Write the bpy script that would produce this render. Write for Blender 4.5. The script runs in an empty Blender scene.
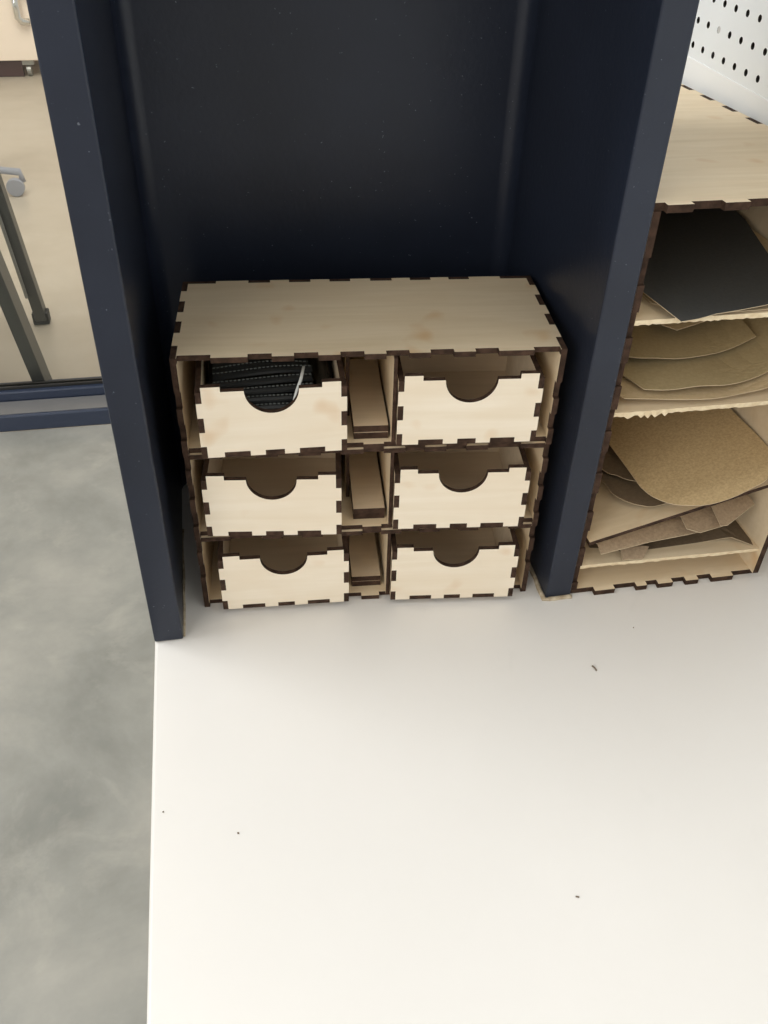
import bpy, bmesh, math, random
from mathutils import Vector, Matrix
from mathutils.geometry import tessellate_polygon
random.seed(7)
S = bpy.context.scene
COL = S.collection

# ------------------------------------------------------------------ camera
cam = bpy.data.objects.new('camera', bpy.data.cameras.new('camera'))
COL.objects.link(cam)
cam.location = (0.07072, -0.44992, 0.47449)
cam.rotation_euler = (0.88473, -0.02526, -0.17838)
cam.data.sensor_fit = 'VERTICAL'
cam.data.sensor_height = 36.0
cam.data.lens = 896.86 * 36.0 / 1024.0
cam.data.clip_start = 0.01
S.camera = cam

# ------------------------------------------------------------------ light
S.view_settings.view_transform = 'Standard'
S.view_settings.look = 'None'
S.view_settings.gamma = 1.0
S.view_settings.exposure = 0.0
S.view_settings.use_curve_mapping = False
W = bpy.data.worlds.new('world'); S.world = W; W.use_nodes = True
bg = W.node_tree.nodes['Background']
bg.inputs[0].default_value = (1.0, 0.975, 0.94, 1)
bg.inputs[1].default_value = 0.62


def area(name, loc, target, sx, sy, power, color):
    l = bpy.data.lights.new(name, 'AREA'); l.shape = 'RECTANGLE'
    l.size = sx; l.size_y = sy; l.energy = power; l.color = color
    o = bpy.data.objects.new(name, l); COL.objects.link(o)
    o.location = loc
    o.rotation_euler = (Vector(target) - Vector(loc)).to_track_quat('-Z', 'Y').to_euler()
    return o


area('window_light', (-3.6, -3.6, 2.2), (0.15, 0.0, 0.05), 3.2, 2.4, 116, (1.0, 0.98, 0.94))
area('ceiling_light', (-1.0, -1.3, 2.6), (0.2, 0.0, 0.0), 1.8, 1.4, 3, (1.0, 0.98, 0.95))
area('pegboard_fill_light', (-1.2, 0.35, 2.3), (0.3, 0.15, 0.3), 1.2, 1.2, 47, (0.94, 0.97, 1.0))  # added fill with no visible lamp, brightens the pegboard
area('far_room_light', (-0.6, 2.5, 2.2), (-0.75, 4.0, -0.6), 2.2, 1.8, 75, (1.0, 0.95, 0.88))

# ------------------------------------------------------------------ materials


class NT:
    def __init__(self, name):
        self.m = bpy.data.materials.new(name); self.m.use_nodes = True
        self.t = self.m.node_tree; self.b = self.t.nodes['Principled BSDF']

    def n(self, typ, **kw):
        nd = self.t.nodes.new(typ)
        for k, v in kw.items():
            setattr(nd, k, v)
        return nd

    def link(self, a, b):
        self.t.links.new(a, b)

    def coord(self, scale, kind='Object', rnd=True):
        tc = self.n('ShaderNodeTexCoord'); mp = self.n('ShaderNodeMapping')
        mp.inputs['Scale'].default_value = scale
        self.link(tc.outputs[kind], mp.inputs['Vector'])
        if rnd:
            oi = self.n('ShaderNodeObjectInfo'); mu = self.n('ShaderNodeMath', operation='MULTIPLY')
            mu.inputs[1].default_value = 37.0
            self.link(oi.outputs['Random'], mu.inputs[0])
            cb = self.n('ShaderNodeCombineXYZ')
            for i in range(3):
                self.link(mu.outputs[0], cb.inputs[i])
            self.link(cb.outputs[0], mp.inputs['Location'])
        return mp.outputs[0]

    def noise(self, vec, scale, detail=3.0, rough=0.55, dist=0.0):
        nd = self.n('ShaderNodeTexNoise')
        nd.inputs['Scale'].default_value = scale; nd.inputs['Detail'].default_value = detail
        nd.inputs['Roughness'].default_value = rough; nd.inputs['Distortion'].default_value = dist
        self.link(vec, nd.inputs['Vector'])
        return nd.outputs['Fac']

    def ramp(self, fac, stops):
        r = self.n('ShaderNodeValToRGB'); e = r.color_ramp.elements
        e[0].position, e[0].color = stops[0][0], (*stops[0][1], 1)
        e[1].position, e[1].color = stops[-1][0], (*stops[-1][1], 1)
        for p, c in stops[1:-1]:
            x = e.new(p); x.color = (*c, 1)
        self.link(fac, r.inputs[0])
        return r.outputs[0]

    def mix(self, fac, a, b, blend='MIX'):
        m = self.n('ShaderNodeMix', data_type='RGBA', blend_type=blend)
        for s, v in ((m.inputs['Factor'], fac), (m.inputs['A'], a), (m.inputs['B'], b)):
            if isinstance(v, (int, float)):
                s.default_value = v
            elif isinstance(v, tuple):
                s.default_value = (*v, 1)
            else:
                self.link(v, s)
        return m.outputs['Result']

    def bump(self, fac, strength, dist):
        b = self.n('ShaderNodeBump'); b.inputs['Strength'].default_value = strength
        b.inputs['Distance'].default_value = dist
        self.link(fac, b.inputs['Height']); self.link(b.outputs[0], self.b.inputs['Normal'])

    def fin(self, color, rough, **kw):
        if isinstance(color, tuple):
            self.b.inputs['Base Color'].default_value = (*color, 1)
        else:
            self.link(color, self.b.inputs['Base Color'])
        self.b.inputs['Roughness'].default_value = rough
        for k, v in kw.items():
            self.b.inputs[k].default_value = v
        return self.m


BW3 = [(0.0, (0, 0, 0)), (1.0, (1, 1, 1))]


def m_plain(name, c, rough=0.5, **kw):
    return NT(name).fin(c, rough, **kw)


def m_maple(name, a, b, stain=0.5):
    k = NT(name)
    g = k.noise(k.coord((3, 40, 40)), 3.0, 4, 0.6, 0.6)
    big = k.noise(k.coord((9, 22, 22)), 1.3, 2, 0.5, 0.8)
    c = k.ramp(g, [(0.3, a), (0.72, b)])
    c = k.mix(k.ramp(big, [(0.45, (0, 0, 0)), (0.8, (0.5, 0.5, 0.5))]), c, tuple(x * y for x, y in zip(a, (0.9, 0.84, 0.76))))
    st = k.noise(k.coord((1, 1, 1)), 42.0, 1.0, 0.4)
    c = k.mix(k.ramp(st, [(0.66, (0, 0, 0)), (0.86, (stain, stain, stain))]), c, (0.55, 0.28, 0.075))
    k.bump(g, 0.08, 0.0004)
    return k.fin(c, 0.55)


def m_burnt(name, a, b):
    k = NT(name)
    g = k.noise(k.coord((1, 1, 1)), 190.0, 3)
    return k.fin(k.ramp(g, [(0.35, a), (0.7, b)]), 0.85, **{'Specular IOR Level': 0.15})


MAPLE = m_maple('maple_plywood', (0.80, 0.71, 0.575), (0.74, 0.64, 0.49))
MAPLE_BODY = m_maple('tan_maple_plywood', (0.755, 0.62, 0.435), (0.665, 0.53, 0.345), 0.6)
MAPLE_TAN_SHADE = m_maple('maple_plywood_tan_shade', (0.66, 0.535, 0.385), (0.57, 0.455, 0.315), 0.25)  # brown of the strips; for drawer insides, inner shade put into the colour
BURNT = m_burnt('laser_burnt_edge', (0.030, 0.017, 0.011), (0.072, 0.041, 0.027))
RAW = m_burnt('raw_sawn_edge', (0.80, 0.68, 0.47), (0.66, 0.52, 0.33))


def m_navy():
    k = NT('navy_paint')
    v = k.coord((1, 1, 1), rnd=False)
    n1 = k.noise(v, 9.0, 4)
    c = k.ramp(n1, [(0.3, (0.0125, 0.0160, 0.0265)), (0.75, (0.019, 0.0245, 0.041))])
    fl = k.noise(v, 520.0, 1)
    c = k.mix(k.ramp(fl, [(0.768, (0, 0, 0)), (0.81, (0.5, 0.5, 0.5))]), c, (0.24, 0.26, 0.30))
    k.bump(k.noise(v, 260.0, 3), 0.2, 0.0006)
    return k.fin(c, 0.36, **{'Specular IOR Level': 0.37})


NAVY = m_navy()


def m_table():
    k = NT('white_laminate')
    v = k.coord((1, 1, 1), rnd=False)
    c = k.ramp(k.noise(v, 5.0, 4, 0.6), [(0.3, (0.70, 0.668, 0.622)), (0.7, (0.722, 0.69, 0.645))])
    sm = k.noise(v, 17.0, 3, 0.6, 1.0)
    c = k.mix(k.ramp(sm, [(0.66, (0, 0, 0)), (0.8, (0.25, 0.25, 0.25))]), c, (0.58, 0.56, 0.52))
    return k.fin(c, 0.38)


TABLE = m_table()


def m_concrete(name, a, b, c3, rough):
    k = NT(name)
    v = k.coord((1, 1, 1), rnd=False)
    n1 = k.noise(v, 3.4, 6, 0.62, 0.2)
    c = k.ramp(n1, [(0.32, a), (0.5, b), (0.7, c3)])
    n2 = k.noise(v, 60.0, 2)
    c = k.mix(k.ramp(n2, [(0.74, (0, 0, 0)), (0.8, (0.35, 0.35, 0.35))]), c, (0.16, 0.15, 0.13))
    n3 = k.noise(v, 7.5, 5, 0.65, 0.3)
    c = k.mix(k.ramp(n3, [(0.55, (0, 0, 0)), (0.75, (0.35, 0.35, 0.35))]), c, (0.58, 0.53, 0.45))
    return k.fin(c, rough)


CONC = m_concrete('polished_concrete', (0.25, 0.245, 0.215), (0.335, 0.325, 0.285), (0.44, 0.415, 0.36), 0.25)
CONC_LIT = m_concrete('tan_lit_concrete', (0.43, 0.37, 0.295), (0.48, 0.42, 0.34), (0.51, 0.455, 0.38), 0.35)  # far room's warm, brighter light put into a paler floor colour
WHITE = m_plain('white_paint', (0.90, 0.915, 0.91), 0.5)
PEG = m_plain('pegboard_white', (0.85, 0.88, 0.89), 0.35)
DARKHOLE = m_plain('brown_hardboard_shade', (0.022, 0.018, 0.014), 0.9)  # darkness of the peg holes put into a near-black hardboard tone
GREY = m_plain('grey_plastic', (0.36, 0.37, 0.42), 0.4)
STEEL = m_plain('dark_steel', (0.085, 0.085, 0.078), 0.35, Metallic=0.6)
STEEL2 = m_plain('worn_steel', (0.33, 0.33, 0.31), 0.35, Metallic=0.7)
CHROME = m_plain('chrome', (0.75, 0.74, 0.70), 0.15, Metallic=1.0)
CREAM = m_plain('cream_laminate', (0.88, 0.75, 0.63), 0.45)
MAROON = m_plain('maroon_baseboard_and_shadow', (0.055, 0.022, 0.02), 0.5)
GASKET = m_plain('black_gasket', (0.015, 0.014, 0.012), 0.6)
BLACKPL = m_plain('black_webbing', (0.010, 0.011, 0.011), 0.45)
DASH = m_plain('white_stitch', (0.16, 0.175, 0.165), 0.7)
CAULK = m_burnt('dirty_caulk', (0.52, 0.44, 0.32), (0.30, 0.23, 0.15))
CRUMB = m_plain('brown_crumb', (0.16, 0.12, 0.08), 0.8)
LEDGE_SHEEN = m_plain('rail_sheen_grey', (0.17, 0.165, 0.16), 0.35)  # floor light reflected by the glossy rail, put into a grey colour
FRAMENAVY = m_plain('frame_navy', (0.030, 0.040, 0.068), 0.33)


def m_paper(name, a, b, sc, rough=0.8):
    k = NT(name)
    v = k.coord((1, 1, 1))
    n = k.noise(v, sc, 3, 0.7)
    c = k.ramp(n, [(0.3, a), (0.7, b)])
    k.bump(n, 0.15, 0.0005)
    return k.fin(c, rough)


P_BLACK = m_paper('black_abrasive', (0.034, 0.035, 0.034), (0.048, 0.049, 0.047), 500)
P_OLIVE = m_paper('olive_abrasive', (0.36, 0.28, 0.145), (0.43, 0.34, 0.19), 420)
P_TAN = m_paper('tan_paper', (0.48, 0.36, 0.20), (0.56, 0.43, 0.26), 300)
P_BROWN = m_paper('brown_abrasive', (0.40, 0.285, 0.14), (0.58, 0.43, 0.235), 520)
P_DUST = m_paper('dusty_brown_abrasive', (0.28, 0.20, 0.125), (0.42, 0.31, 0.20), 430)
P_DARK = m_paper('dark_brown_abrasive', (0.12, 0.085, 0.05), (0.17, 0.12, 0.07), 430)
P_EDGE = m_plain('torn_paper_edge', (0.55, 0.44, 0.29), 0.8)


def m_glass(name, tint, rough=0.02, fac=0.12):
    k = NT(name)
    out = k.t.nodes['Material Output']
    tr = k.n('ShaderNodeBsdfTransparent'); tr.inputs[0].default_value = (*tint, 1)
    gl = k.n('ShaderNodeBsdfGlossy'); gl.inputs['Roughness'].default_value = rough
    mx = k.n('ShaderNodeMixShader')
    fr = k.n('ShaderNodeFresnel'); fr.inputs[0].default_value = 1.45
    k.link(fr.outputs[0], mx.inputs[0]); k.link(tr.outputs[0], mx.inputs[1]); k.link(gl.outputs[0], mx.inputs[2])
    k.link(mx.outputs[0], out.inputs['Surface'])
    return k.m


GLASS = m_glass('clear_glass', (0.96, 0.97, 0.95))
FILM = m_glass('clear_plastic_film', (0.80, 0.82, 0.80), 0.12)

# ------------------------------------------------------------------ helpers


def link(name, bm, mats, parent=None, smooth=False, recalc=True):
    if recalc:
        bmesh.ops.recalc_face_normals(bm, faces=bm.faces[:])
    me = bpy.data.meshes.new(name)
    bm.to_mesh(me); bm.free()
    for m in (mats if isinstance(mats, (list, tuple)) else [mats]):
        me.materials.append(m)
    if smooth:
        for p in me.polygons:
            p.use_smooth = True
    o = bpy.data.objects.new(name, me); COL.objects.link(o)
    o.parent = parent
    return o


def tag(o, label=None, cat=None, group=None, kind=None):
    if label: o['label'] = label
    if cat: o['category'] = cat
    if group: o['group'] = group
    if kind: o['kind'] = kind
    return o


def empty(name, loc=(0, 0, 0), rz=0.0, parent=None):
    o = bpy.data.objects.new(name, None); COL.objects.link(o)
    o.location = loc; o.rotation_euler = (0, 0, rz); o.parent = parent
    o.empty_display_size = 0.05
    return o


def box(bm, x0, x1, y0, y1, z0, z1, mi=0, mat=None):
    vs = [bm.verts.new((x, y, z)) for z in (z0, z1) for y in (y0, y1) for x in (x0, x1)]
    if mat is not None:
        for v in vs: v.co = mat @ v.co
    for f in ((0, 2, 3, 1), (4, 5, 7, 6), (0, 1, 5, 4), (2, 6, 7, 3), (0, 4, 6, 2), (1, 3, 7, 5)):
        bm.faces.new([vs[i] for i in f]).material_index = mi
    return vs


def bevel(o, w, seg=2):
    m = o.modifiers.new('bevel', 'BEVEL'); m.width = w; m.segments = seg; m.limit_method = 'ANGLE'
    m.angle_limit = math.radians(40)
    return o


def boxo(name, b, mat, parent=None, bev=0.0, seg=2):
    bm = bmesh.new(); box(bm, *b)
    o = link(name, bm, mat, parent)
    if bev: bevel(o, bev, seg)
    return o


def outline_panel(outline, t, fn, edge_mi=1):
    """plate from a 2D outline, thickness t; fn(a, b, n) -> xyz; faces mat 0, cut edges mat 1"""
    bm = bmesh.new()
    f = [bm.verts.new(fn(a, b, 0)) for a, b in outline]
    g = [bm.verts.new(fn(a, b, t)) for a, b in outline]
    n = len(outline)
    for tri in tessellate_polygon([[Vector((a, b, 0)) for a, b in outline]]):
        bm.faces.new([f[k] for k in tri]); bm.faces.new([g[k] for k in tri[::-1]])
    for i in range(n):
        j = (i + 1) % n
        bm.faces.new((f[i], f[j], g[j], g[i])).material_index = edge_mi
    return bm


def cell_panel(w, h, cuts, t, fn):
    """plate w x h with rectangles (a0,a1,b0,b1) cut away; faces mat 0, laser edges mat 1"""
    A = sorted({0.0, w, *[min(max(c[i], 0), w) for c in cuts for i in (0, 1)]})
    B = sorted({0.0, h, *[min(max(c[i], 0), h) for c in cuts for i in (2, 3)]})
    A = [A[0]] + [y for x, y in zip(A, A[1:]) if y - x > 1e-6]
    B = [B[0]] + [y for x, y in zip(B, B[1:]) if y - x > 1e-6]
    full = {}
    for i in range(len(A) - 1):
        for j in range(len(B) - 1):
            ca, cb = (A[i] + A[i + 1]) / 2, (B[j] + B[j + 1]) / 2
            full[i, j] = not any(c[0] < ca < c[1] and c[2] < cb < c[3] for c in cuts)
    bm = bmesh.new(); vd = {}

    def V(i, j, k):
        if (i, j, k) not in vd:
            vd[i, j, k] = bm.verts.new(fn(A[i], B[j], t * k))
        return vd[i, j, k]
    for (i, j), ok in full.items():
        if not ok: continue
        bm.faces.new((V(i, j, 0), V(i, j + 1, 0), V(i + 1, j + 1, 0), V(i + 1, j, 0)))
        bm.faces.new((V(i, j, 1), V(i + 1, j, 1), V(i + 1, j + 1, 1), V(i, j + 1, 1)))
        for di, dj, a, b in ((-1, 0, (0, 0), (0, 1)), (1, 0, (1, 0), (1, 1)), (0, -1, (0, 0), (1, 0)), (0, 1, (0, 1), (1, 1))):
            if not full.get((i + di, j + dj), False):
                q = [V(i + a[0], j + a[1], 0), V(i + b[0], j + b[1], 0), V(i + b[0], j + b[1], 1), V(i + a[0], j + a[1], 1)]
                bm.faces.new(q).material_index = 1
    return bm


def comp(iv, lo, hi):
    out = []; c = lo
    for a, b in sorted(iv):
        if a > c + 1e-6: out.append((c, a))
        c = max(c, b)
    if c < hi - 1e-6: out.append((c, hi))
    return out


def tube(bm, pts, r, seg=10, mi=0):
    pts = [Vector(p) for p in pts]; rings = []
    for i, p in enumerate(pts):
        d = (pts[min(i + 1, len(pts) - 1)] - pts[max(i - 1, 0)]).normalized()
        u = d.orthogonal().normalized()
        if i and rings:
            u = (pu - d * pu.dot(d)).normalized()
        pu = u; v = d.cross(u)
        rings.append([bm.verts.new(p + (u * math.cos(6.28319 * k / seg) + v * math.sin(6.28319 * k / seg)) * r) for k in range(seg)])
    for a, b in zip(rings, rings[1:]):
        for k in range(seg):
            bm.faces.new((a[k], a[(k + 1) % seg], b[(k + 1) % seg], b[k])).material_index = mi
    bm.faces.new(rings[0][::-1]).material_index = mi; bm.faces.new(rings[-1]).material_index = mi


def smooth_loop(pts, per=5, closed=True, sharp=()):
    """Catmull-Rom through pts; sharp = indices kept as corners"""
    out = []; n = len(pts)
    for i in range(n):
        p0, p1, p2, p3 = pts[(i - 1) % n], pts[i], pts[(i + 1) % n], pts[(i + 2) % n]
        if i in sharp: p0 = p1
        if (i + 1) % n in sharp: p3 = p2
        for k in range(per):
            t = k / per
            out.append(tuple(0.5 * (2 * b + (c - a) * t + (2 * a - 5 * b + 4 * c - d) * t * t + (3 * b - a - 3 * c + d) * t ** 3)
                             for a, b, c, d in zip(p0, p1, p2, p3)))
    return out


def sheet(name, outline, zf, mats, label, cat, group=None, t=0.00045, cuts=3, dz=None):
    """thin sheet of paper with outline (x, y), height zf(x, y), real thickness"""
    bm = bmesh.new()
    vs = [bm.verts.new((x, y, 0)) for x, y in outline]
    for tri in tessellate_polygon([[Vector((x, y, 0)) for x, y in outline]]):
        bm.faces.new([vs[k] for k in tri])
    for _ in range(cuts):
        bmesh.ops.subdivide_edges(bm, edges=[e for e in bm.edges if e.calc_length() > 0.008], cuts=1)
        bmesh.ops.triangulate(bm, faces=bm.faces[:])
    ed = [e for e in bm.edges if len(e.link_faces) == 1]
    bmesh.ops.recalc_face_normals(bm, faces=bm.faces[:])
    top = bm.faces[:]
    if top and sum(q.normal.z for q in top) < 0:
        bmesh.ops.reverse_faces(bm, faces=top)
    r = bmesh.ops.extrude_face_region(bm, geom=top)
    low = {v for v in r['geom'] if isinstance(v, bmesh.types.BMVert)}
    for v in bm.verts:
        z = zf(v.co.x, v.co.y)
        v.co.z = z + (t if v in low else 0)
    bm.normal_update()
    newf = {q for q in r['geom'] if isinstance(q, bmesh.types.BMFace)}
    for q in bm.faces:
        if abs(q.normal.z) < 0.3 and any(v in low for v in q.verts) and any(v not in low for v in q.verts):
            q.material_index = 1
    o = link(name, bm, mats, None)
    return tag(o, label, cat, group)


# ------------------------------------------------------------------ setting
ZF = -0.75
tag(boxo('floor', (-3.0, 1.4, -2.2, 1.4427, ZF - 0.05, ZF), CONC), 'grey polished concrete floor', None, None, 'structure')
tag(boxo('floor.001', (-3.0, 1.4, 1.4427, 5.6, ZF - 0.05, ZF), CONC_LIT), 'concrete floor beyond the glass, far room light in its tan colour', None, None, 'structure')
tag(boxo('wall_right', (0.486, 0.56, -2.2, 1.4427, ZF, 2.2), WHITE), 'white wall behind the pegboard', None, None, 'structure')
tag(boxo('wall_back', (-3.0, 1.4, 5.5, 5.6, ZF, 2.2), CREAM), 'pale wall of the far room', None, None, 'structure')
tag(boxo('baseboard_back', (-3.0, 1.4, 5.48, 5.4995, ZF, ZF + 0.14), MAROON), 'dark maroon baseboard of the far room', None, None, 'structure')
tag(boxo('ceiling', (-3.0, 1.4, -2.6, 5.6, 2.75, 2.85), WHITE), 'white ceiling', None, None, 'structure')
# white rail under the pegboard, fixed to the wall
tag(boxo('trim_1', (0.4640, 0.4859, -0.9, 0.60, 0.20, 0.3040), WHITE, None, 0.0004), 'white board under the pegboard', None, None, 'structure')

# glass partition
win = tag(empty('window_1', (0, 1.4427, ZF)), 'glass partition with navy frame', None, None, 'structure')
def wpart(name, b, mat, bev=0.002):
    o = boxo(name, (b[0], b[1], b[2], b[3], b[4], b[5]), mat, win, bev); o['kind'] = 'structure'; return o
wpart('bottom_rail', (-2.6, 0.47, 0.0, 0.16, 0.0, 0.0436), FRAMENAVY, 0.004)
wpart('glazing_stop', (-2.6, 0.47, 0.0671, 0.10, 0.0437, 0.0670), FRAMENAVY, 0.003)
wpart('gasket', (-2.6, 0.42, 0.080, 0.0858, 0.0671, 0.0745), GASKET, 0.001)
wpart('gasket', (-2.6, 0.42, 0.0922, 0.098, 0.0671, 0.0745), GASKET, 0.001)
wpart('ledge_sheen', (-2.6, 0.47, 0.008, 0.064, 0.0437, 0.0447), LEDGE_SHEEN, 0.0004)  # thin strip added to carry the sheen on top of the rail
wpart('pane', (-2.6, 0.42, 0.086, 0.092, 0.0675, 2.40), GLASS, 0.0)
wpart('stile', (0.42, 0.47, 0.03, 0.13, 0.0671, 2.40), FRAMENAVY, 0.003)
wpart('top_rail', (-2.6, 0.47, 0.03, 0.13, 2.4001, 2.46), FRAMENAVY, 0.003)

# ------------------------------------------------------------------ table
tb = tag(empty('table', (0.0, -0.65, ZF)), 'white laminate table with everything else standing on it', 'table')
boxo('tabletop', (0.0, 0.4858, 0.0, 0.93, 0.75 - 0.028, 0.75), TABLE, tb, 0.0022, 3)
for x in (0.03, 0.40):
    for y in (0.04, 0.86):
        boxo('leg', (x, x + 0.035, y, y + 0.035, 0.0, 0.7219), GREY, tb, 0.003)

# ------------------------------------------------------------------ navy hutch
PW = 0.0200; XR = 0.2872; YF = -0.0008; DB = 0.184; HH = 0.600; SHZ = 0.5812
hu = tag(empty('storage_hutch', (0, 0, 0)), 'tall navy painted bay with two side boards and a back, standing on white table', 'shelving')
boxo('side_panel', (0.0, PW, YF, DB + 0.012, 0.0004, HH), NAVY, hu, 0.0012, 2)
boxo('side_panel', (XR, 0.3067, YF, DB + 0.012, 0.0004, HH), NAVY, hu, 0.0012, 2)
boxo('back_panel', (PW, XR, DB, DB + 0.012, 0.0004, HH), NAVY, hu)
boxo('top_panel', (PW, XR, 0.0005, DB, SHZ, SHZ + PW), NAVY, hu, 0.001)
for sx, x in ((1, PW), (-1, XR)):
    bm = bmesh.new(); r = 0.0120; n = 28
    prof = [(x, DB), (x, DB - r)] + [(x + sx * (r - r * math.cos(a)), DB - r + r * math.sin(a)) for a in [math.pi / 2 * k / n for k in range(1, n)]] + [(x + sx * r, DB)]
    lo = [bm.verts.new((a, b, 0.0004)) for a, b in prof]; hi = [bm.verts.new((a, b, SHZ - 0.0002)) for a, b in prof]
    bm.faces.new(lo); bm.faces.new(hi[::-1])
    for i in range(len(prof)):
        j = (i + 1) % len(prof); q = bm.faces.new((lo[i], hi[i], hi[j], lo[j]))
    link('corner_bead', bm, NAVY, hu)
# caulk at the feet of the boards
def bead(pts, r):
    bm = bmesh.new()
    P = []
    for a, b in zip(pts, pts[1:]):
        for k in range(8):
            t = k / 8; P.append((a[0] + (b[0] - a[0]) * t + random.uniform(-.0008, .0008), a[1] + (b[1] - a[1]) * t + random.uniform(-.0004, .0004), 0.0002 + random.uniform(0, .0003)))
    P.append((*pts[-1], 0.0002))
    tube(bm, P, r, 8)
    for v in bm.verts: v.co.z = max(v.co.z, 0.0001)
    o = link('caulk_bead', bm, CAULK, hu, True); o['label'] = 'dirty beige caulk'
bead([(XR - 0.0008, 0.09), (XR - 0.0008, -0.0018), (0.3070, -0.0018)], 0.0020)
bead([(PW + 0.0003, 0.12), (PW + 0.0003, 0.002)], 0.0010)

# ------------------------------------------------------------------ drawer cabinet
CX, CY, CA = 0.03545, 0.02905, -0.0840
CW, CD, CH, T = 0.24, 0.1045, 0.2066, 0.0037
SEAM = (0.0, 0.0672, 0.1370)
cab = tag(empty('drawer_cabinet', (CX, CY, 0.0003), CA), 'laser-cut plywood cabinet of six small drawers in navy bay', 'cabinet')
VN = [(0.0, 0.0156), (0.0319, 0.0469), (0.0595, 0.0749), (0.0897, CD)]          # notches of the top along its ends
FN = [(0.004, 0.0239), (0.0457, 0.060), (0.0732, 0.0877), (0.1009, 0.1154), (0.1286, 0.1427), (0.1556, 0.1699), (0.1832, 0.1976), (0.2195, 0.236)]
BT = [(0.0222, 0.0440), (0.0587, 0.0715), (0.0861, 0.0991), (0.1134, 0.1271), (0.142, 0.1546), (0.169, 0.1816), (0.196, 0.2179)]
BN = comp(BT, 0.0, CW)
ZN = []                                                                            # tabs up the side boards
z = 0.006
while z < CH - 0.014:
    ZN.append((z, z + 0.0118)); z += 0.0236
flat = lambda z0: (lambda a, b, n: (a, b, z0 + n))
def hpanel(name, z0, front, ends, backs, mats, u0=0.0, w=CW, d=CD, fd=T):
    cuts = [(a, b, -1, fd) for a, b in front] + [(a, b, d - T, d + 1) for a, b in backs]
    cuts += [(-1, T, a, b) for a, b in ends] + [(w - T, w + 1, a, b) for a, b in ends]
    return link(name, cell_panel(w, d, cuts, T, lambda a, b, n: (u0 + a, b, z0 + n)), mats, cab)
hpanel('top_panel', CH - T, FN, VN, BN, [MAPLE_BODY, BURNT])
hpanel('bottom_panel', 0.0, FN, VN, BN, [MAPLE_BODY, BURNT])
FNc = comp(FN, T, CW - T)
for k in (1, 2):
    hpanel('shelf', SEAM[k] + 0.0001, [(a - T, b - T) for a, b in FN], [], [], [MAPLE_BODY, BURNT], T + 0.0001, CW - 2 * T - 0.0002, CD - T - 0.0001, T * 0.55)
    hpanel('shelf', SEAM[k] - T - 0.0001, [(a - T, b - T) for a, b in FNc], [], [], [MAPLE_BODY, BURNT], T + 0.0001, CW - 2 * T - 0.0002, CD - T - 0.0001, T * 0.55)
for side in (0, 1):
    u0 = 0.0 if side == 0 else CW - T
    cuts = [(a, b, -1, T) for a, b in comp(VN, 0, CD)] + [(a, b, CH - T, CH + 1) for a, b in comp(VN, 0, CD)]
    cuts += [(-1, T * 0.8, a, b) for a, b in ZN[1::1] if a > 0.02] + [(CD - T, CD + 1, a, b) for a, b in ZN]
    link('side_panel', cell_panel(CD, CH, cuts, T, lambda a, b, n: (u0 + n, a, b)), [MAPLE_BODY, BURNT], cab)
cuts = [(a, b, -1, T) for a, b in BT] + [(a, b, CH - T, CH + 1) for a, b in BT]
cuts += [(-1, T, a, b) for a, b in comp(ZN, 0, CH)] + [(CW - T, CW + 1, a, b) for a, b in comp(ZN, 0, CH)]
cuts = [(a, b, -1, T) for a, b in comp(BN, 0, CW)] + cuts[len(BT):]
cuts = [(a, b, -1, T) for a, b in BT] + [(a, b, CH - T, CH + 1) for a, b in BT] + cuts[len(BT) * 2:]
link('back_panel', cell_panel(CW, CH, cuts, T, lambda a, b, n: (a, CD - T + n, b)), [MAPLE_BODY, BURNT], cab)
TOPZ = (SEAM[1] - T, SEAM[2] - T, CH - T)
for k in range(3):
    z0 = SEAM[k] + T + 0.0001; z1 = TOPZ[k] - 0.0002
    for u, tk, v0 in ((0.1061, 0.0024, 0.034), (0.1334, 0.0023, 0.0006)):
        link('divider', cell_panel(CD - T - v0 - 0.0004, z1 - z0, [], tk, lambda a, b, n: (u + n, a + v0, z0 + b)), [MAPLE_BODY, BURNT], cab)

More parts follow.
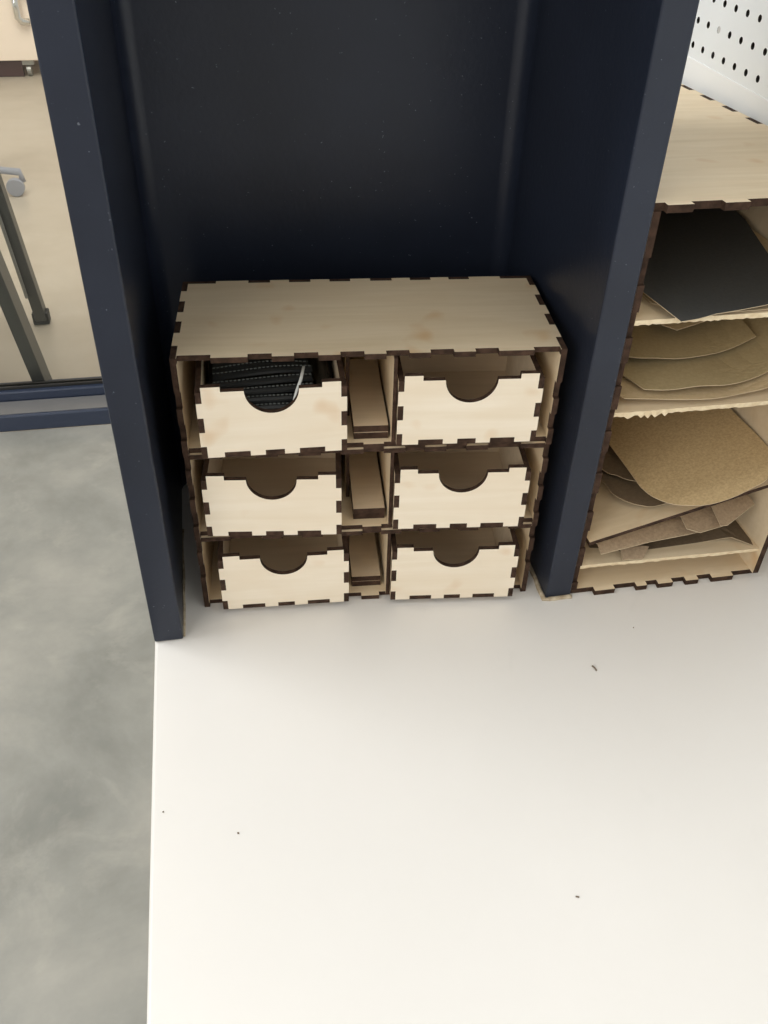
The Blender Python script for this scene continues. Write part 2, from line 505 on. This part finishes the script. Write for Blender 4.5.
# drawers: one prototype, copied
WH, WI, DH, DL, DD = 0.0456, 0.0420, 0.0475, 0.051, 0.088
nb = [(-0.0315, -0.0155), (-0.006, 0.006), (0.0155, 0.0315)]
zt = [(0.0085, 0.019), (0.0295, 0.040)]
def drawer_proto():
    d = empty('drawer', (0, 0, 0), 0, cab)
    o = [(-WI, 0.0)]
    for a, b in nb: o += [(a, 0.0), (a, T), (b, T), (b, 0.0)]
    o += [(WI, 0.0)]
    for a, b in zt: o += [(WI, a), (WH, a), (WH, b), (WI, b)]
    o += [(WI, DL), (0.0305, DL), (0.0305, DH)]
    r = 0.0165
    o += [(r * math.cos(-math.pi * k / 22), DH + r * math.sin(-math.pi * k / 22)) for k in range(23)]
    o += [(-0.0305, DH), (-0.0305, DL), (-WI, DL)]
    for a, b in zt[::-1]: o += [(-WI, b), (-WH, b), (-WH, a), (-WI, a)]
    link('front_panel', outline_panel(o, T, lambda a, b, n: (a, n, b)), [MAPLE, BURNT], d)
    ob = [(-WI, 0.0)]
    for a, b in nb: ob += [(a, 0.0), (a, T), (b, T), (b, 0.0)]
    ob += [(WI, 0.0)]
    for a, b in zt: ob += [(WI, a), (WH, a), (WH, b), (WI, b)]
    ob += [(WI, DH), (-WI, DH)]
    for a, b in zt[::-1]: ob += [(-WI, b), (-WH, b), (-WH, a), (-WI, a)]
    link('back_panel', outline_panel(ob, T, lambda a, b, n: (a, DD - T + n, b)), [MAPLE_TAN_SHADE, BURNT], d)
    for s in (-1, 1):
        cuts = [(-1, T, a, b) for a, b in zt] + [(DD - T, DD + 1, a, b) for a, b in zt]
        tt = WH - WI
        link('side_panel', cell_panel(DD, DH, cuts, tt, lambda a, b, n: ((WI + n) if s > 0 else (-WI - n), a, b)), [MAPLE_TAN_SHADE, BURNT], d)
    w = 2 * WI - 0.0002
    cuts = []
    for a, b in comp(nb, -WI, WI):
        cuts += [(a + WI, b + WI, -1, T), (a + WI, b + WI, DD - T, DD + 1)]
    link('bottom_panel', cell_panel(w, DD, cuts, T - 0.0001, lambda a, b, n: (a - WI + 0.0001, b, n)), [MAPLE_TAN_SHADE, BURNT], d)
    return d
proto = drawer_proto()
DR = [(0, 2, 0.0589, -0.0080, 2.4), (1, 2, 0.1820, -0.0030, -0.5),
      (0, 1, 0.0550, -0.0054, -2.4), (1, 1, 0.1818, -0.0055, -1.7),
      (0, 0, 0.0600, -0.0064, 1.35), (1, 0, 0.1819, -0.0072, -1.6)]
for i, (c, r, u, v, deg) in enumerate(DR):
    if i == 0:
        d = proto
    else:
        d = proto.copy(); COL.objects.link(d)
        for ch in proto.children:
            if ch.name.split('.')[0] in ('front_panel', 'back_panel', 'side_panel', 'bottom_panel'):
                k = ch.copy(); COL.objects.link(k); k.parent = d
    d.parent = cab
    d.location = (u, v, SEAM[r] + T + 0.0004); d.rotation_euler = (0, 0, math.radians(deg))

# loose plywood strips in the middle cubbies
CM = Matrix.Translation((CX, CY, 0.0003)) @ Matrix.Rotation(CA, 4, 'Z')
rowname = ('bottom', 'centre', 'top')
def strip(r, lvl, u, v, deg, w):
    L = 0.086; h = 0.0046
    bm = cell_panel(w, L, [], h, lambda a, b, n: (a - w / 2, b, n))
    o = link('plywood_strip', bm, [MAPLE_TAN_SHADE, BURNT])
    o.matrix_world = CM @ Matrix.Translation((u, v, SEAM[r] + T + 0.0003 + lvl * (h + 0.0002))) @ Matrix.Rotation(math.radians(deg), 4, 'Z')
    tag(o, ('upper' if lvl else 'lower') + ' of two thin plywood strips stacked in ' + rowname[r] + ' middle slot', 'plywood strip', 'plywood strips in the middle slots')
strip(2, 0, 0.1207, 0.0060, 0.0, 0.0224); strip(2, 1, 0.1207, 0.0068, 0.0, 0.0224)
strip(1, 0, 0.1205, 0.0084, -0.0, 0.0218); strip(1, 1, 0.1206, 0.0080, 0.0, 0.0218)
strip(0, 0, 0.1197, 0.0104, 0.4, 0.0216); strip(0, 1, 0.1196, 0.0106, 0.4, 0.0214)

# ------------------------------------------------------------------ strap pack in the upper-left drawer
d0 = CM @ Matrix.Translation((0.0589, -0.0080, SEAM[2] + T + 0.0004)) @ Matrix.Rotation(math.radians(2.4), 4, 'Z')
pk = tag(empty('strap_pack'), 'bundle of black straps with white stitching in clear plastic, inside top left drawer', 'straps')
pk.matrix_world = d0
bm = bmesh.new(); box(bm, -0.0405, 0.0405, 0.006, 0.078, T + 0.0004, 0.026)
link('strap_core', bm, BLACKPL, pk)
NS = 10
for i in range(NS):
    f = i / (NS - 1)
    y = 0.0085 + 0.058 * f; zc = 0.0265 + 0.0125 * min(1, f * 2.2)
    yaw = 0.16 * (1 - f) ** 1.5 + 0.02
    bm = bmesh.new(); bs = bmesh.new()
    x0, x1 = -0.036, 0.027
    N = 24; P = []
    for k in range(N + 1):
        x = x0 + (x1 - x0) * k / N
        P.append(Vector((x, y + yaw * (x - x0) * 0.5 + 0.0, zc + 0.0016 * math.sin(3.0 * k / N) + 0.0006 * math.sin(i + 5.0 * k / N))))
    for k in range(N):
        a, b = P[k], P[k + 1]
        # flat ribbon with a raised rounded middle
    prof = [(-0.0034, -0.0012), (-0.0031, 0.0004), (-0.0016, 0.0015), (0.0, 0.0018), (0.0016, 0.0015), (0.0031, 0.0004), (0.0034, -0.0012)]
    rings = [[bm.verts.new((p.x, p.y + a, p.z + b)) for a, b in prof] for p in P]
    for a, b in zip(rings, rings[1:]):
        for q in range(len(prof)):
            bm.faces.new((a[q], b[q], b[(q + 1) % len(prof)], a[(q + 1) % len(prof)]))
    bm.faces.new(rings[0]); bm.faces.new(rings[-1][::-1])
    st = link('strap', bm, BLACKPL, pk, False)
    for k in range(N * 2):
        if k % 2: continue
        t0, t1 = k / (N * 2), (k + 1.1) / (N * 2)
        def at(t):
            s = min(t * N, N - 1e-6); j = int(s); return P[j].lerp(P[j + 1], s - j)
        a, b = at(t0), at(t1)
        vs = [bs.verts.new(Vector(q) + Vector(o)) for o in ((0, -0.00035, 0.0017), (0, 0.00035, 0.0017), (0, 0.00035, 0.0022), (0, -0.00035, 0.0022)) for q in (a, b)]
        for ff in ((0, 2, 3, 1), (4, 5, 7, 6), (0, 1, 7, 6), (2, 4, 5, 3), (0, 6, 4, 2), (1, 3, 5, 7)):
            bs.faces.new([vs[w] for w in ff])
    link('stitching', bs, DASH, st)
# bag: film over the right end with edge glare modelled as pale tubes
bm = bmesh.new()
rows = []
for k in range(13):
    f = k / 12
    rows.append([bm.verts.new((0.0255 + 0.013 * g + 0.0012 * math.sin(7 * f + 4 * g), 0.007 + 0.062 * f, 0.0435 - 0.009 * (1 - f) ** 2 - 0.012 * g * g + 0.0014 * math.sin(11 * f + 5 * g))) for g in (0, .25, .5, .75, 1)])
for a, b in zip(rows, rows[1:]):
    for q in range(4): bm.faces.new((a[q], a[q + 1], b[q + 1], b[q]))
o = link('clear_bag', bm, FILM, pk, True)
so = o.modifiers.new('solid', 'SOLIDIFY'); so.thickness = 0.0004
o['label'] = 'crinkled clear plastic'
bm = bmesh.new()
tube(bm, [(0.0130, 0.0056, 0.0325), (0.0138, 0.0060, 0.0365), (0.0156, 0.0080, 0.0415), (0.0183, 0.013, 0.0455), (0.0208, 0.022, 0.0492)], 0.0010, 8)
tube(bm, [(-0.010, 0.0050, 0.0305), (0.004, 0.0048, 0.0292), (0.017, 0.0056, 0.0293)], 0.0004, 6)
link('bag_glare', bm, m_plain('pale_glare', (0.62, 0.63, 0.60), 0.25), pk, True)['label'] = 'glare on the bag edge, modelled as a pale strip'

# ------------------------------------------------------------------ plywood paper rack on the right
RX, RW, RD, RH, RT = 0.3069, 0.1513, 0.31, 0.2982, 0.0045
rack = tag(empty('paper_rack', (RX, 0, 0.0003)), 'laser-cut plywood rack with shelves of sandpaper between navy board and pegboard', 'rack')
def RF(x, y, z):
    return (x, y + 0.0015, z - 0.045 * y * z / RH)
def rp(name, bm, mats):
    for v in bm.verts: v.co = RF(*v.co)
    return link(name, bm, mats, rack)
rt = [(0.018, 0.034), (0.0515, 0.0600), (0.069, 0.081), (0.0917, 0.102), (0.1131, 0.1308)]       # front tabs
YN = [(0.018 * 2 * k + 0.012, 0.018 * (2 * k + 1) + 0.012) for k in range(8)]
def rcuts(front):
    c = [(a, b, -1, RT) for a, b in front]
    return c + [(-1, RT, a + RT, b + RT) for a, b in YN] + [(RW - RT, RW + 1, a + RT, b + RT) for a, b in YN]
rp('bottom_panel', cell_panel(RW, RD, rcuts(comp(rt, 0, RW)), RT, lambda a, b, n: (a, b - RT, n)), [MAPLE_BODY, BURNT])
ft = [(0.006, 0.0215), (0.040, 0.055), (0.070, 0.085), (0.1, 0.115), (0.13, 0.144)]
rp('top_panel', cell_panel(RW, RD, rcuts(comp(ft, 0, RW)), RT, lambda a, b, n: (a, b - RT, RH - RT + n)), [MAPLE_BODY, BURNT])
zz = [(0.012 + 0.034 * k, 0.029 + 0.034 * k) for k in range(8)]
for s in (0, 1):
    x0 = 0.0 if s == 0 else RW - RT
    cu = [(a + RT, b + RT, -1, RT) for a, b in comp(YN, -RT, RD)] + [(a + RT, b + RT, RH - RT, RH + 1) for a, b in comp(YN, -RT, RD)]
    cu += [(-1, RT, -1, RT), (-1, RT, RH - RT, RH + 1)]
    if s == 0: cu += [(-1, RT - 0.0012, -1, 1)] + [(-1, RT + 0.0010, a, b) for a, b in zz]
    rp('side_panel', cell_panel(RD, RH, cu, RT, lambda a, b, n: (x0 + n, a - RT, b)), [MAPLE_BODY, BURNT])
rp('back_panel', cell_panel(RW - 2 * RT - 0.0002, RH - 2 * RT - 0.0002, [], RT, lambda a, b, n: (RT + 0.0001 + a, RD - 2 * RT - 0.0004 + n, RT + 0.0001 + b)), [MAPLE_TAN_SHADE, BURNT])
BZ = (0.0245, 0.1580, 0.2236)
BT2 = 0.0032
for k, z0 in enumerate(BZ):
    w = RW - 2 * RT - 0.0002; d = RD - 2 * RT - 0.001
    bm = bmesh.new()
    n = 60
    rag = [0.0] * (n + 1)
    for i in range(n + 1):
        rag[i] = random.uniform(0, 0.0007)
    if k == 1:
        for i in range(3, 16): rag[i] += random.choice((0, 0, 0.0012, 0.002))
    sk = (0.0022 if k == 0 else 0.0)
    lo = [bm.verts.new((RT + 0.0001 + w * i / n, 0.0012 - rag[i] * 0.4 - sk * i / n, z0 - rag[i] * 1.0)) for i in range(n + 1)]
    hi = [bm.verts.new((RT + 0.0001 + w * i / n, 0.0005 - rag[i] * 0.3 - sk * i / n, z0 + BT2)) for i in range(n + 1)]
    lb = [bm.verts.new((RT + 0.0001 + w * i / n, d, z0)) for i in range(n + 1)]
    hb = [bm.verts.new((RT + 0.0001 + w * i / n, d, z0 + BT2)) for i in range(n + 1)]
    for i in range(n):
        bm.faces.new((lo[i], lo[i + 1], hi[i + 1], hi[i])).material_index = 1
        bm.faces.new((hi[i], hi[i + 1], hb[i + 1], hb[i]))
        bm.faces.new((lb[i], hb[i], hb[i + 1], lb[i + 1])).material_index = 1
        bm.faces.new((lo[i], lb[i], lb[i + 1], lo[i + 1]))
    bm.faces.new((lo[0], hi[0], hb[0], lb[0])).material_index = 1; bm.faces.new((lo[n], lb[n], hb[n], hi[n])).material_index = 1
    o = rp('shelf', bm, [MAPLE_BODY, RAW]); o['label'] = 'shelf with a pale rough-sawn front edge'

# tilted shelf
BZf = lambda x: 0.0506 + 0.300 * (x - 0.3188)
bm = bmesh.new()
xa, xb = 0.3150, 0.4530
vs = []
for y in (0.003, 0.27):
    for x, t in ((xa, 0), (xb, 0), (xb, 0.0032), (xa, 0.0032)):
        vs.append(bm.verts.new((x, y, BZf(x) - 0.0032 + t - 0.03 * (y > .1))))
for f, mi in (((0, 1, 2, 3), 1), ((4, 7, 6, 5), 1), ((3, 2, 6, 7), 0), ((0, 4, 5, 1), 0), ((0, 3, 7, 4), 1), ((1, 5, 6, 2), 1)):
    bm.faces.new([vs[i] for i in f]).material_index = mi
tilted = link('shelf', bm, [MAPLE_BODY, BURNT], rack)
tilted.location = (-RX, 0, -0.0003); tilted['label'] = 'thin shelf slipped down at its left end, with a dark laser-cut edge'

# ------------------------------------------------------------------ sandpaper in the rack
def slope(y, z, s=0.0): return z - 0.045 * y * z / RH
# first compartment: black sheet on tan sheets
g1 = 'sheets in the top compartment'
sheet('paper_sheet', [(0.330, 0.022), (0.352, 0.003), (0.4515, 0.004), (0.4515, 0.235), (0.330, 0.235)],
      lambda x, y: slope(y, 0.2275) + 0.0006 + 0.004 * max(0, (x - 0.40) / 0.05) ** 2, [P_TAN, P_EDGE], 'tan paper sheet lying under the black sandpaper in the top compartment', 'paper', g1)
sheet('sandpaper_sheet', [(0.3180, 0.075), (0.3267, 0.0300), (0.3328, -0.0125), (0.3600, -0.0030), (0.3952, 0.0030), (0.4320, 0.0120), (0.4340, 0.0680), (0.4470, 0.1290), (0.4500, 0.225), (0.318, 0.225)],
      lambda x, y: slope(y, 0.2275) + 0.0030 + 0.16 * max(0, y - 0.05) ** 1.6 + 0.004 * max(0, (x - 0.36) / 0.08) ** 2 + 0.002 * max(0, (0.345 - x) / .02), [P_BLACK, P_EDGE], 'black sandpaper sheet filling the top compartment of the rack', 'sandpaper', g1)
# second compartment
g2 = 'olive sheets in the second compartment'
wav = lambda x, p: 0.0010 * math.sin(38 * x + p)
zb2 = lambda x, y: slope(y, 0.1613)
sheet('sandpaper_sheet', smooth_loop([(0.3140, 0.030), (0.3196, 0.0096), (0.350, 0.0055), (0.3791, 0.0035), (0.405, 0.007), (0.4225, 0.0085), (0.4520, 0.017), (0.452, 0.23), (0.314, 0.23)], 4, True, (0, 1, 6, 7, 8)),
      lambda x, y: zb2(x, y) + 0.0042 + 0.0008 * (1 + math.sin(45 * x)) + 0.010 * max(0, (x - 0.40) / 0.05) ** 2, [P_TAN, P_EDGE], 'lowest tan sheet of the second compartment, reaching furthest forward', 'sandpaper', g2)
sheet('sandpaper_sheet', smooth_loop([(0.3160, 0.100), (0.3267, 0.0396), (0.3345, 0.0140), (0.3450, 0.0105), (0.3553, 0.0094), (0.372, 0.0105), (0.3892, 0.0100), (0.410, 0.0150), (0.4280, 0.0210), (0.451, 0.034), (0.451, 0.23), (0.316, 0.23)], 4, True, (0, 1, 2, 9, 10, 11)),
      lambda x, y: zb2(x, y) + 0.0094 + 0.0010 * math.sin(55 * x) + 0.012 * max(0, (x - 0.395) / 0.055) ** 2 + 0.02 * max(0, y - 0.04), [P_OLIVE, P_EDGE], 'olive sheet with wavy front edge on the tan one in second compartment', 'sandpaper', g2)
sheet('sandpaper_sheet', smooth_loop([(0.3160, 0.060), (0.3355, 0.0441), (0.3540, 0.0410), (0.3707, 0.0393), (0.400, 0.0445), (0.4315, 0.0532), (0.4330, 0.0800), (0.4500, 0.12), (0.450, 0.23), (0.316, 0.23)], 4, True, (0, 5, 6, 7, 8, 9)),
      lambda x, y: zb2(x, y) + 0.0155 + 0.0010 * math.sin(40 * x + 1) + 0.012 * max(0, (x - 0.395) / 0.055) ** 2 + 0.035 * max(0, y - 0.04), [P_OLIVE, P_EDGE], 'topmost dark olive sheet set back in the second compartment', 'sandpaper', g2)
sheet('paper_scrap', [(0.368, 0.070), (0.376, 0.062), (0.425, 0.080), (0.436, 0.110), (0.420, 0.150), (0.372, 0.140)],
      lambda x, y: zb2(x, y) + 0.0240 + 0.012 * max(0, (x - 0.395) / 0.055) ** 2 + 0.07 * max(0, y - 0.05), [P_TAN, P_EDGE], 'small tan paper scrap at the back on top of the olive sheets', 'paper')
# third compartment: brown sheets on the tilted shelf
g3 = 'brown sheets on the tilted shelf'
brz = lambda x, y, h: BZf(x) + 0.010 * max(0, y - 0.02) + h
sheet('sandpaper_sheet', smooth_loop([(0.3330, 0.110), (0.3431, 0.0587), (0.3447, 0.0417), (0.3505, 0.0295), (0.359, 0.0206), (0.3704, 0.0154), (0.400, 0.020), (0.43, 0.06), (0.43, 0.2), (0.333, 0.2)], 4, True, (0, 7, 8, 9)),
      lambda x, y: brz(x, y, 0.0014) + 0.0035 * max(0, (0.365 - x) / 0.02) ** 1.5 * 0.4, [P_DARK, P_EDGE], 'rounded dark sheet lowest of the brown pile on the tilted shelf', 'sandpaper', g3)
sheet('sandpaper_sheet', smooth_loop([(0.3350, 0.115), (0.3452, 0.0641), (0.3521, 0.0542), (0.3604, 0.0438), (0.385, 0.03), (0.42, 0.06), (0.42, 0.2), (0.335, 0.2)], 4, True, (0, 5, 6, 7)),
      lambda x, y: brz(x, y, 0.0062) + 0.0035 * max(0, (0.365 - x) / 0.02) ** 1.5 * 0.4, [P_DARK, P_EDGE], 'dark sheet wedged between the rounded dark sheet and big brown sheet', 'sandpaper', g3)
sheet('sandpaper_sheet', smooth_loop([(0.3552, 0.115), (0.3566, 0.0844), (0.358, 0.0573), (0.3591, 0.0290), (0.3624, 0.0161), (0.3704, 0.0032), (0.3804, -0.0041), (0.3927, -0.0093), (0.4086, -0.0098), (0.4227, -0.0072), (0.4358, -0.003), (0.4515, 0.0150), (0.4510, 0.0448), (0.4490, 0.0744), (0.448, 0.115)], 4, True, (0, 3, 11, 14)),
      lambda x, y: brz(x, y, 0.0125), [P_BROWN, P_EDGE], 'large golden brown sandpaper sheet with rounded corner on the tilted shelf', 'sandpaper', g3)
# below the tilted shelf: folded offcuts
g4 = 'folded offcuts under the tilted shelf'
b0 = lambda x, y: slope(y, 0.0270)
sheet('sandpaper_offcut', [(0.325, 0.020), (0.3427, 0.0164), (0.3495, 0.0092), (0.3681, 0.0115), (0.4148, 0.0135), (0.4359, 0.0112), (0.4500, 0.0032), (0.4515, 0.0100), (0.4500, 0.12), (0.325, 0.12)],
      lambda x, y: b0(x, y) + 0.0006 + 0.004 * max(0, 1 - abs(x - 0.434) / 0.02), [P_DARK, P_EDGE], 'dark flat sandpaper offcut lowest under the tilted shelf', 'sandpaper', g4)
sheet('sandpaper_offcut', [(0.3437, 0.0015), (0.3598, 0.0008), (0.3672, 0.0098), (0.356, 0.0125), (0.3445, 0.0105)],
      lambda x, y: b0(x, y) + 0.0058 - 0.0035 * max(0, (0.0105 - y) / 0.009), [P_DUST, P_EDGE], 'small dusty torn tab curling over the front of the lowest shelf', 'sandpaper', g4, cuts=2)
def folded(name, pts, zl, h, mats, label):
    sheet(name, pts, zl, mats, label, 'sandpaper', g4, cuts=2)
fz = lambda x, y, z, y0: z + 0.065 * (x - 0.40) + 0.25 * (min(y, y0 + 0.012) - y0)
folded('sandpaper_offcut', [(0.3200, 0.0110), (0.3242, 0.0084), (0.3239, -0.0006), (0.3631, 0.0033), (0.3927, 0.0045), (0.4039, 0.0056), (0.4064, 0.0086), (0.4097, 0.0197), (0.406, 0.09), (0.322, 0.09)],
       lambda x, y: fz(x, y, 0.0462, 0.006), 0, [P_DUST, P_EDGE], 'long dusty folded strip rising to the right under the tilted shelf')
folded('sandpaper_offcut', [(0.3900, 0.0040), (0.3987, -0.0010), (0.4228, 0.0025), (0.4225, 0.0070), (0.4270, 0.0165), (0.426, 0.085), (0.390, 0.08)],
       lambda x, y: fz(x, y, 0.0535, 0.008), 0, [P_DUST, P_EDGE], 'middle dusty folded offcut behind the long folded strip')
folded('sandpaper_offcut', [(0.4120, -0.0030), (0.4174, -0.0032), (0.4444, 0.0110), (0.4438, 0.0170), (0.4395, 0.08), (0.412, 0.08)],
       lambda x, y: fz(x, y, 0.0595, 0.008), 0, [P_DUST, P_EDGE], 'rear pointed folded offcut nearest the right side of the rack')

# ------------------------------------------------------------------ pegboard
pg = tag(empty('pegboard', (0.4646, -0.10, 0.3046)), 'white perforated pegboard mounted on the wall above the rack', 'pegboard')
bm = bmesh.new()
P = 0.0178; ny, nz = 40, 17; NV = 16; r = 0.0025; TH = 0.0052
yoff = (0.2965 + 0.10) - P * 22.5; zoff = 0.3130 - 0.3046 - P / 2
for side, x in ((0, 0.0), (1, TH)):
    for j in range(nz):
        for i in range(ny):
            cy = yoff + (i + .5) * P; cz = zoff + (j + .5) * P
            ring = []; sq = []
            for k in range(NV):
                a = 2 * math.pi * (k + .5) / NV
                c, s = math.cos(a), math.sin(a); m = max(abs(c), abs(s))
                ring.append(bm.verts.new((x, cy + r * c, cz + r * s)))
            for k in range(NV):
                a = 2 * math.pi * k / NV
                c, s = math.cos(a), math.sin(a); m = max(abs(c), abs(s))
                sq.append(bm.verts.new((x, cy + P / 2 * c / m, cz + P / 2 * s / m)))
            for k in range(NV):
                # ring[k] lies between sq[k] and sq[k+1]
                bm.faces.new((sq[k], sq[(k + 1) % NV], ring[k]))
                bm.faces.new((ring[k], sq[(k + 1) % NV], ring[(k + 1) % NV]))
            if side == 0:
                back = [bm.verts.new((TH, v.co.y, v.co.z)) for v in ring]
                for k in range(NV):
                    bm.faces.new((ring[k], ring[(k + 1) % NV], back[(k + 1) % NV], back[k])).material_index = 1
bmesh.ops.remove_doubles(bm, verts=bm.verts[:], dist=1e-5)
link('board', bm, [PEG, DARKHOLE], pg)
for y in (0.02, 0.62):
    boxo('batten', (TH + 0.0002, 0.0210, y, y + 0.02, 0.0, P * nz - 0.002), DARKHOLE, pg)
boxo('shade_backing', (0.0120, 0.0210, 0.041, 0.618, 0.0, P * nz - 0.004), DARKHOLE, pg)  # near-black sheet standing in for the shade behind the holes
# plugged hole
bm = bmesh.new()
bmesh.ops.create_cone(bm, cap_ends=True, segments=16, radius1=0.0027, radius2=0.0027, depth=0.0038, matrix=Matrix.Translation((0.4646 + 0.0021, -0.10 + yoff + (22.5 - 2) * P, 0.3046 + zoff + 1.5 * P)) @ Matrix.Rotation(math.pi / 2, 4, 'Y'))
tag(link('hole_plug', bm, m_plain('pale_grey_plastic', (0.55, 0.55, 0.54), 0.5)), 'pale grey plug filling one hole of the pegboard', 'plug')

# ------------------------------------------------------------------ beyond the glass
st = tag(empty('metal_stand', (-0.45, 1.8, ZF)), 'dark steel folding stand with splayed legs behind the glass', 'stand')
def bar(name, a, b, w, d, mat, parent):
    a, b = Vector(a), Vector(b); M = parent.matrix_world
    L = (b - a).length
    q = (b - a).to_track_quat('Z', 'Y').to_matrix().to_4x4()
    bm = bmesh.new(); box(bm, -w / 2, w / 2, -d / 2, d / 2, 0, L, 0, Matrix.Translation(a - Vector(parent.location)) @ q)
    return bevel(link(name, bm, mat, parent), 0.003)
top = lambda a, b, s: tuple(p + (q - p) * s for p, q in zip(a, b))
A0, A1 = (-0.4438, 2.0012, ZF + 0.012), (-0.4796, 2.0012, -0.3421)
B0, B1 = (-0.3880, 1.5990, ZF + 0.001), (-0.4400, 1.5990, -0.3528)
bar('leg', A0, top(A0, A1, 1.9), 0.042, 0.03, STEEL, st)
bar('leg', B0, top(B0, B1, 1.9), 0.068, 0.03, STEEL, st)
bar('leg', (A0[0] - 0.62, A0[1], A0[2]), top((A0[0] - .62, A0[1], A0[2]), (A1[0] - .5, A1[1], A1[2]), 1.9), 0.030, 0.022, STEEL, st)
bar('leg', (B0[0] - 0.72, B0[1], B0[2]), top((B0[0] - .72, B0[1], B0[2]), (B1[0] - .6, B1[1], B1[2]), 1.9), 0.040, 0.024, STEEL, st)
pa, pb = top(A0, A1, 1.88), top(B0, B1, 1.88)
boxo('top_board', (-1.13 + 0.45, -0.43 + 0.45, 1.50 - 1.8, 2.08 - 1.8, pa[2] - ZF + 0.006, pa[2] - ZF + 0.03), STEEL2, st, 0.003)
bm = bmesh.new(); c = Vector((A0[0], A0[1], ZF)) - Vector(st.location)
box(bm, c.x - 0.023, c.x + 0.021, c.y - 0.018, c.y + 0.018, 0.0005, 0.035)
bevel(link('foot', bm, GASKET, st), 0.003)
bar('inner_stay', (-0.4640, 1.968, -0.66), (-0.4890, 1.968, -0.36), 0.010, 0.008, STEEL2, st)

ch = tag(empty('chair_base', (-0.95, 3.06, ZF)), 'grey swivel chair base with a round caster on the far floor', 'chair')
bm = bmesh.new(); tube(bm, [(0.0, 0, 0.105), (0.18, -0.01, 0.098), (0.330, -0.02, 0.080), (0.333, -0.02, 0.045)], 0.013, 10); link('base_arm', bm, GREY, ch, True)
bm = bmesh.new()
for a in (1.3, 2.5, 3.8, 5.0):
    tube(bm, [(0, 0, 0.105), (0.18 * math.cos(a), 0.18 * math.sin(a), 0.098), (0.33 * math.cos(a), 0.33 * math.sin(a), 0.080), (0.333 * math.cos(a), 0.333 * math.sin(a), 0.05)], 0.013, 10)
link('base_spider', bm, GREY, ch, True)
for a in (-0.06, 1.3, 2.5, 3.8, 5.0):
    bm = bmesh.new()
    p = Vector((0.315 * math.cos(a), 0.315 * math.sin(a), 0.0325))
    if a < 0: p = Vector((0.308, -0.038, 0.0325))
    bmesh.ops.create_cone(bm, cap_ends=True, segments=28, radius1=0.032, radius2=0.032, depth=0.024, matrix=Matrix.Translation(p) @ Matrix.Rotation(math.pi / 2, 4, 'X'))
    bevel(link('caster', bm, GREY, ch, False), 0.004, 3)
bm = bmesh.new(); tube(bm, [(0, 0, 0.09), (0, 0, 0.42)], 0.025, 14); link('column', bm, GREY, ch, True)
boxo('seat', (-0.24, 0.20, -0.22, 0.22, 0.42, 0.49), STEEL, ch, 0.02, 3)

cb = tag(empty('rolling_cabinet', (-1.25, 4.7, ZF)), 'cream rolling cabinet with chrome handle in the far room', 'cabinet')
boxo('body', (-0.5, 0.56, 0.02, 0.5, 0.0815, 0.85), CREAM, cb, 0.004)
boxo('under_shadow', (-0.5, 0.425, 0.03, 0.06, 0.002, 0.0814), MAROON, cb)  # dark panel added to stand in for the shadow under the cabinet
boxo('door', (-0.498, 0.558, 0.0, 0.0195, 0.0815, 0.848), CREAM, cb, 0.004)
bm = bmesh.new(); tube(bm, [(0.463, 0.0, 0.40), (0.463, -0.03, 0.385), (0.463, -0.034, 0.33), (0.463, -0.034, 0.28), (0.478, -0.03, 0.262), (0.51, -0.02, 0.256)], 0.017, 10)
tube(bm, [(0.463, -0.03, 0.385), (0.56, -0.03, 0.385)], 0.008, 10)
link('handle', bm, CHROME, cb, True)['label'] = 'chrome handle'
for x, y in ((0.455, 0.05), (-0.44, 0.05), (0.455, 0.44), (-0.44, 0.44)):
    bm = bmesh.new()
    box(bm, x - 0.028, x + 0.028, y - 0.02, y + 0.02, 0.055, 0.081)
    bmesh.ops.create_cone(bm, cap_ends=True, segments=20, radius1=0.028, radius2=0.028, depth=0.02, matrix=Matrix.Translation((x, y, 0.0285)) @ Matrix.Rotation(math.pi / 2, 4, 'Y'))
    link('caster', bm, STEEL2, cb)

# ------------------------------------------------------------------ crumbs on the table
def crumb(name, pts, r, label):
    bm = bmesh.new(); tube(bm, pts, r, 7)
    for v in bm.verts: v.co += Vector((random.uniform(-1, 1), random.uniform(-1, 1), random.uniform(-.4, .4))) * r * 0.3
    m = min(v.co.z for v in bm.verts)
    for v in bm.verts: v.co.z += 0.0001 - m
    tag(link(name, bm, CRUMB), label, 'crumb')
crumb('wood_splinter', [(0.2985, -0.0697, .001), (0.2995, -0.0715, .0012), (0.3001, -0.0742, .0010)], 0.00055, 'curled brown wood splinter on white table in front of the rack')
crumb('crumb', [(0.0497, -0.1577, .0005), (0.0501, -0.1585, .0005)], 0.0005, 'dark crumb on white table in front of the left drawers')
crumb('crumb', [(0.2306, -0.2267, .0004), (0.2322, -0.2272, .0004)], 0.00045, 'short pale brown shaving on the open white table')
crumb('crumb', [(0.0070, -0.1369, .0004), (0.0074, -0.1372, .0004)], 0.0005, 'tiny crumb near the left edge of the white table')
crumb('crumb', [(0.3413, -0.0395, .0004), (0.3418, -0.0397, .0004)], 0.0004, 'tiny crumb on table closest to the rack')
